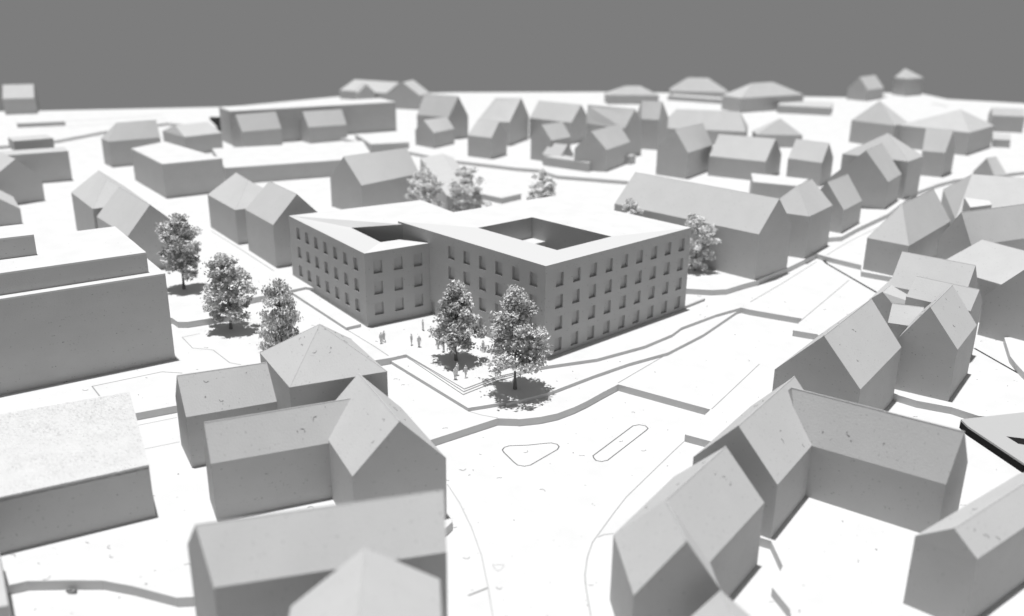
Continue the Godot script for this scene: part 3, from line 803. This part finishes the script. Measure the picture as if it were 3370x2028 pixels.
func tree(at: Vector2, y: float, high: float, wide: float, clear: float, shape: int, seed_: int, label: String) -> void:
	var r := RandomNumberGenerator.new()
	r.seed = seed_
	var t := thing("model_tree", label, "tree", up3(at, y) * MM, "")
	var trunk := start()
	var bend := Vector3(r.randf_range(-0.3, 0.3), 0, r.randf_range(-0.3, 0.3))
	var last := Vector3(0, -0.5, 0)
	for i in range(1, 8):
		var f := i / 7.0
		var p := Vector3(0, high * 0.93 * f, 0) + bend * sin(f * 5.0)
		tube(trunk, last, p, 0.42 * (1.05 - f * 0.9) + (0.25 if i == 1 else 0.0), 0.42 * (1.05 - (i + 1) / 7.0 * 0.9), 7)
		last = p
	obj("trunk", trunk, wood, t)
	var limbs := start()
	var verts := PackedVector3Array()
	var cols := PackedColorArray()
	var lobes := []
	for i in 26:
		var h := pow((i + r.randf()) / 26.0, 1.2 if shape == 0 else 1.0)
		var ang := i * 2.4 + r.randf() * 0.9
		var rad := wide * profile(shape, h)
		lobes.append([h, ang, rad * r.randf_range(0.6, 0.88), wide * r.randf_range(0.17, 0.32) * (0.35 + 0.65 * profile(shape, h)), r.randf_range(0.75, 1.15)])
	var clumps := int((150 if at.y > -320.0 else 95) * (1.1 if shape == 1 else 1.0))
	for c in clumps:
		var lobe: Array = lobes[c % lobes.size()]
		var core := r.randf() < 0.16
		var d: float = lobe[2] * (0.3 if core else 1.0)
		var mid := Vector3(cos(lobe[1]) * d, high * (clear + (1.0 - clear) * 0.95 * lobe[0]), sin(lobe[1]) * d)
		mid += Vector3(r.randfn(), r.randfn() * 0.75, r.randfn()) * lobe[3] * 0.55
		if c % 3 == 0:
			tube(limbs, Vector3(0, maxf(high * clear * 0.9, mid.y - d * 0.6), 0), mid, 0.13, 0.05, 4)
		var size := wide * r.randf_range(0.08, 0.16) + 0.25
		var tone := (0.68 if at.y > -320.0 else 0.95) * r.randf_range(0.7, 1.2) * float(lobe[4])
		for i in 36:
			var o := Vector3(r.randfn(), r.randfn() * 0.7, r.randfn()) * size * 0.62
			var p := mid + o
			var s := r.randf_range(0.36, 0.8) * (0.8 if shape == 1 else 1.0)
			var ax := Vector3(r.randfn(), r.randfn() * 0.7, r.randfn()).normalized()
			if shape == 1:
				ax = (ax + Vector3(0, 1.6, 0)).normalized()
			var sd := ax.cross(Vector3(r.randfn(), r.randfn(), r.randfn())).normalized()
			var nn := ax.cross(sd)
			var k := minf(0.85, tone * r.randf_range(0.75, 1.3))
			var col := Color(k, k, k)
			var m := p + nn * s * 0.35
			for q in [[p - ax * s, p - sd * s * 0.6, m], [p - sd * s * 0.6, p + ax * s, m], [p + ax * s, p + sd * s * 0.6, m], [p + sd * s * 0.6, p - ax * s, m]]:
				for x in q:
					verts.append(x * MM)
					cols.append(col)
	obj("branches", limbs, wood, t)
	var norms := PackedVector3Array()
	norms.resize(verts.size())
	for i in range(0, verts.size(), 3):
		var n := (verts[i + 2] - verts[i]).cross(verts[i + 1] - verts[i]).normalized()
		norms[i] = n
		norms[i + 1] = n
		norms[i + 2] = n
	var arrays := []
	arrays.resize(Mesh.ARRAY_MAX)
	arrays[Mesh.ARRAY_VERTEX] = verts
	arrays[Mesh.ARRAY_NORMAL] = norms
	arrays[Mesh.ARRAY_COLOR] = cols
	var mesh := ArrayMesh.new()
	mesh.add_surface_from_arrays(Mesh.PRIMITIVE_TRIANGLES, arrays)
	var crown := MeshInstance3D.new()
	crown.name = "crown"
	crown.mesh = mesh
	crown.material_override = leafy
	t.add_child(crown, true)


func make_trees() -> void:
	tree(V(1.1, -225.7), 3, 29.1, 10.1, 0.26, 0, 133, "large cone-shaped tree in front of the plaza steps, casting the biggest shadow")
	tree(V(-15.9, -243), 4, 23.6, 7.9, 0.24, 0, 134, "rounded cone tree on the plaza before the inner corner")
	tree(V(-67.5, -249.6), 4, 21.5, 6.9, 0.02, 1, 135, "upright column-shaped tree behind the pyramid roof")
	tree(V(-87.7, -266.4), 4, 24.3, 7.1, 0.18, 2, 136, "broad tree with a cropped top between two others by the left kerb")
	tree(V(-113.5, -299.5), 6, 26.5, 6.6, 0.24, 2, 137, "loose airy tree at the corner of the stepped block")
	tree(V(68.7, -330), 4, 23.9, 7.0, 0.15, 2, 138, "pale tree standing at the right back corner of the windowed building")
	tree(V(45.9, -348.7), 6, 23, 5, 0.2, 2, 139, "tree top showing over the roof before the barn's left eave")
	tree(V(-38.6, -393.8), 6, 26, 7.5, 0.2, 2, 140, "grey tree left of the pair behind the windowed building")
	tree(V(-21.2, -403.1), 6, 25, 8, 0.2, 2, 141, "grey tree right of the tilted pale roof")
	tree(V(12.8, -393.4), 6, 26, 6, 0.2, 2, 181, "single tree below the long kerb behind the main roof")


# ---------------------------------------------------------------- people
var bodies := []


# a standing figure about 3.8 mm tall as one skin: smooth union of tapered bones, meshed as surface nets
func body(pose: int) -> ArrayMesh:
	var k := 3.8
	var step := 0.2 if pose == 1 else 0.08
	var lean := 0.16 if pose == 2 else 0.0
	var bones := [
		[Vector3(-0.055, 0.02, step * 0.5), Vector3(-0.05, 0.26, 0.02 + step * 0.2), 0.032, 0.042],
		[Vector3(-0.05, 0.26, 0.02 + step * 0.2), Vector3(-0.045, 0.5, 0), 0.042, 0.06],
		[Vector3(0.055, 0.02, -step * 0.5), Vector3(0.05, 0.26, 0.01 - step * 0.1), 0.032, 0.042],
		[Vector3(0.05, 0.26, 0.01 - step * 0.1), Vector3(0.045, 0.5, 0), 0.042, 0.06],
		[Vector3(0, 0.5, 0), Vector3(0, 0.76, lean * 0.6), 0.075, 0.085],
		[Vector3(-0.08, 0.78, lean * 0.6), Vector3(0.08, 0.78, lean * 0.6), 0.05, 0.05],
		[Vector3(-0.115, 0.78, lean * 0.6), Vector3(-0.14, 0.6, lean * 0.6 + 0.01), 0.034, 0.028],
		[Vector3(-0.14, 0.6, lean * 0.6 + 0.01), Vector3(-0.13, 0.44, lean + 0.05), 0.028, 0.022],
		[Vector3(0.115, 0.78, lean * 0.6), Vector3(0.14, 0.6, lean * 0.6 + 0.01), 0.034, 0.028],
		[Vector3(0.14, 0.6, lean * 0.6 + 0.01), Vector3(0.13, 0.44, lean + 0.04), 0.028, 0.022],
		[Vector3(0, 0.8, lean * 0.7), Vector3(0, 0.88, lean * 0.9), 0.032, 0.032],
		[Vector3(0, 0.915, lean), Vector3(0, 0.95, lean), 0.058, 0.05],
		[Vector3(-0.055, 0.015, step * 0.5), Vector3(-0.06, 0.012, step * 0.5 + 0.09), 0.025, 0.02],
		[Vector3(0.055, 0.015, -step * 0.5), Vector3(0.06, 0.012, -step * 0.5 + 0.09), 0.025, 0.02],
	]
	var cell := 0.026
	var lo := Vector3(-0.24, -0.06, -0.24)
	var nx := 19
	var ny := 43
	var nz := 24
	var field := PackedFloat32Array()
	field.resize(nx * ny * nz)
	for z in nz:
		for yy in ny:
			for x in nx:
				var p := lo + Vector3(x, yy, z) * cell
				var sum := 0.0
				for bn in bones:
					var a: Vector3 = bn[0]
					var ab: Vector3 = bn[1] - a
					var h := clampf((p - a).dot(ab) / ab.length_squared(), 0.0, 1.0)
					sum += exp(-(p.distance_to(a + ab * h) - lerpf(bn[2], bn[3], h)) * 60.0)
				field[(z * ny + yy) * nx + x] = -log(maxf(sum, 1e-30)) / 60.0
	var at := {}
	var pts := []
	for z in nz - 1:
		for yy in ny - 1:
			for x in nx - 1:
				var total := Vector3.ZERO
				var n := 0
				for ed in [[0, 1], [2, 3], [4, 5], [6, 7], [0, 2], [1, 3], [4, 6], [5, 7], [0, 4], [1, 5], [2, 6], [3, 7]]:
					var ca := Vector3i(ed[0] & 1, (ed[0] >> 1) & 1, ed[0] >> 2)
					var cb := Vector3i(ed[1] & 1, (ed[1] >> 1) & 1, ed[1] >> 2)
					var fa := field[((z + ca.z) * ny + yy + ca.y) * nx + x + ca.x]
					var fb := field[((z + cb.z) * ny + yy + cb.y) * nx + x + cb.x]
					if (fa < 0.0) != (fb < 0.0):
						total += Vector3(ca).lerp(Vector3(cb), fa / (fa - fb))
						n += 1
				if n > 0:
					at[Vector3i(x, yy, z)] = pts.size()
					pts.append((lo + (Vector3(x, yy, z) + total / n) * cell) * k)
	var st := SurfaceTool.new()
	st.begin(Mesh.PRIMITIVE_TRIANGLES)
	st.set_smooth_group(0)
	for key in at:
		var c: Vector3i = key
		for axis in 3:
			var d := Vector3i.ZERO
			d[axis] = 1
			var e1 := Vector3i.ZERO
			e1[(axis + 1) % 3] = 1
			var e2 := Vector3i.ZERO
			e2[(axis + 2) % 3] = 1
			if not (at.has(c - e1) and at.has(c - e2) and at.has(c - e1 - e2)):
				continue
			var fa := field[(c.z * ny + c.y) * nx + c.x]
			var o := c + d
			if o.x >= nx or o.y >= ny or o.z >= nz:
				continue
			var fb := field[(o.z * ny + o.y) * nx + o.x]
			if (fa < 0.0) == (fb < 0.0):
				continue
			var four := [pts[at[c]], pts[at[c - e1]], pts[at[c - e1 - e2]], pts[at[c - e2]]]
			if fa < 0.0:
				four.reverse()
			for i in [0, 1, 2, 0, 2, 3]:
				st.add_vertex(four[i] * MM)
	st.index()
	st.generate_normals()
	return st.commit()


func person(at: Vector2, pose: int, turn: float, label: String) -> void:
	if bodies.is_empty():
		bodies = [body(0), body(1), body(2)]
	var o := MeshInstance3D.new()
	o.name = numbered("person")
	o.mesh = bodies[pose]
	o.material_override = figure
	add_child(o, true)
	o.position = up3(at, 4.0) * MM
	o.rotation.y = turn
	tag(o, label, "person", "little figures on the plaza")


func make_people() -> void:
	person(V(-39.2, -255.4), 0, 0.4, "small white left of two figures standing close together near the windowed corner")
	person(V(-38.5, -256.8), 1, -0.8, "small white right of two figures standing close together near the windowed corner")
	person(V(-30, -254.4), 0, 1.2, "small white left of two upright figures on the open plaza")
	person(V(-27.6, -253.3), 2, 0.2, "small white right of two upright figures on the open plaza")
	person(V(-27.8, -267.2), 0, 2.0, "small white figure standing close to the inner corner of the facades")
	person(V(-21.8, -251.8), 1, 0.3, "small white figure standing just left of the plaza tree")
	person(V(-19.9, -249.4), 2, -1.2, "small white figure half hidden under the plaza tree's crown")
	person(V(-12.5, -253.2), 0, 2.6, "small white figure in the shade right of the plaza tree's trunk")
	person(V(-8.4, -249.8), 1, 0.9, "small white figure between the plaza tree and the large front tree")
	person(V(-15.3, -229.6), 2, 0.1, "small white nearest figure of the pair at the edge of the tree shadow")
	person(V(-14.9, -232.1), 0, -2.2, "small white rear figure of the pair at the edge of the tree shadow")
	person(V(-12.5, -230.6), 1, 0.7, "small white lone figure right of the pair in front of the plaza tree")


# ---------------------------------------------------------------- small things
func block(called: String, label: String, category: String, pts: Array, low: float, high: float, wall: Material, top: Material) -> Node3D:
	var c := Vector2.ZERO
	for p in pts:
		c += p / pts.size()
	footprints.append(pts)
	var t := thing(called, label, category, up3(c, low) * MM)
	var st := start()
	var lid := []
	for i in pts.size():
		var a: Vector2 = pts[i] - c
		var b: Vector2 = pts[(i + 1) % pts.size()] - c
		quad(st, up3(a, -1.0), up3(b, -1.0), up3(b, high - low - 0.5), up3(a, high - low - 0.5), Vector3(0, (high - low) / 2.0, 0))
		lid.append(up3(a, high - low))
	obj("wall", st, wall, t)
	var r := start()
	sheet(r, lid, 0.5)
	obj("roof", r, top, t)
	return t


func make_small_things() -> void:
	var slab := block("dark_sided_block", "low pale slab at the right edge, near-black side and black triangle painted as shade", "block", [V(113.1, -207.6), V(113.1, -203.6), V(117.1, -185.1), V(130.1, -180.9), V(134.1, -212.9)], 2.0, 4.4, black, slab_grey)  # black walls: the shade under the slab put into the colour
	var hole_shade := start()
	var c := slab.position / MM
	sheet(hole_shade, [Vector3(119.9 - c.x, 2.44, -198.4 - c.z), Vector3(125.5 - c.x, 2.44, -196.9 - c.z), Vector3(123.0 - c.x, 2.44, -193.7 - c.z), Vector3(120.8 - c.x, 2.44, -194.7 - c.z)], 0.04)  # thin black sheet on the top, painting the dark of an opening
	obj("painted_opening", hole_shade, black, slab)
	block("side_block", "pale wall end cut by the left edge beside the curved terrace step", "block", [V(-94, -143.5), V(-91.2, -139.5), V(-77.3, -117.7), V(-110, -105), V(-125, -130)], 0.0, 14.0, cast, cast)
	block("flat_dormer", "small pale flat dormer on the big hip-ended roof at the right edge", "dormer", [V(182.6, -364.1), V(189.8, -358.2), V(187.3, -351), V(176.3, -345.6)], 17.0, 28.0, cast, card)
	block("gap_shade_block", "small block painted black as hollow between the low hipped house and the long hall", "gap_shade", [V(-236, -714), V(-220, -715), V(-203, -654), V(-208, -652)], 6.0, 10.0, black, black)  # solid black block painting the shade of a gap between roofs
	block("low_block", "tiny low block alone near the far left edge", "block", [V(-366, -676), V(-338, -690), V(-328, -672), V(-356, -658)], 7.0, 11.0, cast, card)
	# the low wall that runs on from the building's right front corner
	var low_wall := start()
	var w0 := V(57.5, -290.5)
	var w1 := V(66.6, -299.8)
	var side := (w1 - w0).normalized().orthogonal() * 0.35
	var wall_top := [up3(w0 + side, 4.9), up3(w1 + side, 4.9), up3(w1 - side, 4.9), up3(w0 - side, 4.9)]
	sheet(low_wall, wall_top, 1.2)
	tag(obj("low_wall", low_wall, cast), "thin low wall running on from the right front corner of the windowed building", "wall")
	var crumb := start()
	for i in 7:
		var p := Vector3(rng.randf_range(-0.6, 0.6), 0.25 + 0.2 * (i % 2), rng.randf_range(-0.4, 0.4))
		tube(crumb, p - Vector3(0.45, 0.1, 0.1), p + Vector3(0.45, 0.1, -0.1), 0.25, 0.18, 5)
	var o := obj("crumb", crumb, dust)
	o.position = Vector3(-79.6, 0.0, -139.6) * MM
	tag(o, "dark crumb lying at the foot of the curved terrace step", "crumb")


# hair-fine curls and grains of dust lying on the board and the near roofs
func make_dust() -> void:
	var st := start()
	var last := Vector3(-0.5, 0, 0)
	for i in range(1, 8):
		var f := i / 7.0
		var p := Vector3(-0.5 + f, 0.02 * sin(f * 9.0), 0.28 * sin(f * 3.6))
		tube(st, last, p, 0.045, 0.045, 4)
		last = p
	var st2 := start()
	tube(st2, Vector3(-0.12, 0.04, 0), Vector3(0.12, 0.05, 0.03), 0.09, 0.06, 5)
	st.generate_normals()
	st2.generate_normals()
	var fibre := st.commit()
	var grain := st2.commit()
	for kind in 2:
		var places: Array[Transform3D] = []
		var tries := 0
		while places.size() < (150 if kind == 0 else 140) and tries < 4000:
			tries += 1
			var d := lerpf(118.0, 330.0, pow(rng.randf(), 1.3))
			var p := V(rng.randf_range(-0.62, 0.62) * d * 1.05, -d)
			var under := false
			for fp in footprints:
				if Geometry2D.is_point_in_polygon(p, PackedVector2Array(fp)):
					under = true
			if under:
				continue
			var s := rng.randf_range(0.6, 1.5)
			var b := Basis(Vector3.UP, rng.randf() * TAU).scaled(Vector3(s, 1, s * rng.randf_range(-1.6, 1.6)))
			places.append(Transform3D(b, up3(p, level_at(p) + 0.05) * MM))
		for q in slopes:
			var mid: Vector3 = (q[0] + q[2]) / 2.0
			if mid.z < -240.0 or mid.z > -140.0:
				continue
			for i in 2:
				var a := rng.randf_range(0.1, 0.9)
				var k := rng.randf_range(0.1, 0.9)
				var p3: Vector3 = q[0].lerp(q[1], a).lerp(q[3].lerp(q[2], a), k)
				var n: Vector3 = (q[1] - q[0]).cross(q[3] - q[0]).normalized()
				if n.y < 0.0:
					n = -n
				if n.y > 0.98 or n.y < 0.3:
					continue
				var x: Vector3 = (q[1] - q[0]).normalized().rotated(n, rng.randf() * TAU)
				var s := rng.randf_range(0.5, 1.3)
				places.append(Transform3D(Basis(x * s, n, x.cross(n) * s), (p3 + n * 0.05) * MM))
		var mm := MultiMesh.new()
		mm.transform_format = MultiMesh.TRANSFORM_3D
		mm.mesh = fibre if kind == 0 else grain
		mm.instance_count = places.size()
		for i in places.size():
			mm.set_instance_transform(i, places[i])
		var o := MultiMeshInstance3D.new()
		o.name = "dust_fibres" if kind == 0 else "dust_grains"
		o.multimesh = mm
		o.material_override = dust
		add_child(o, true)
		o.set_meta("kind", "stuff")
		tag(o, "fine curled dust fibres scattered over the white board and roofs" if kind == 0 else "tiny dark dust grains scattered over the white board and roofs", "dust")
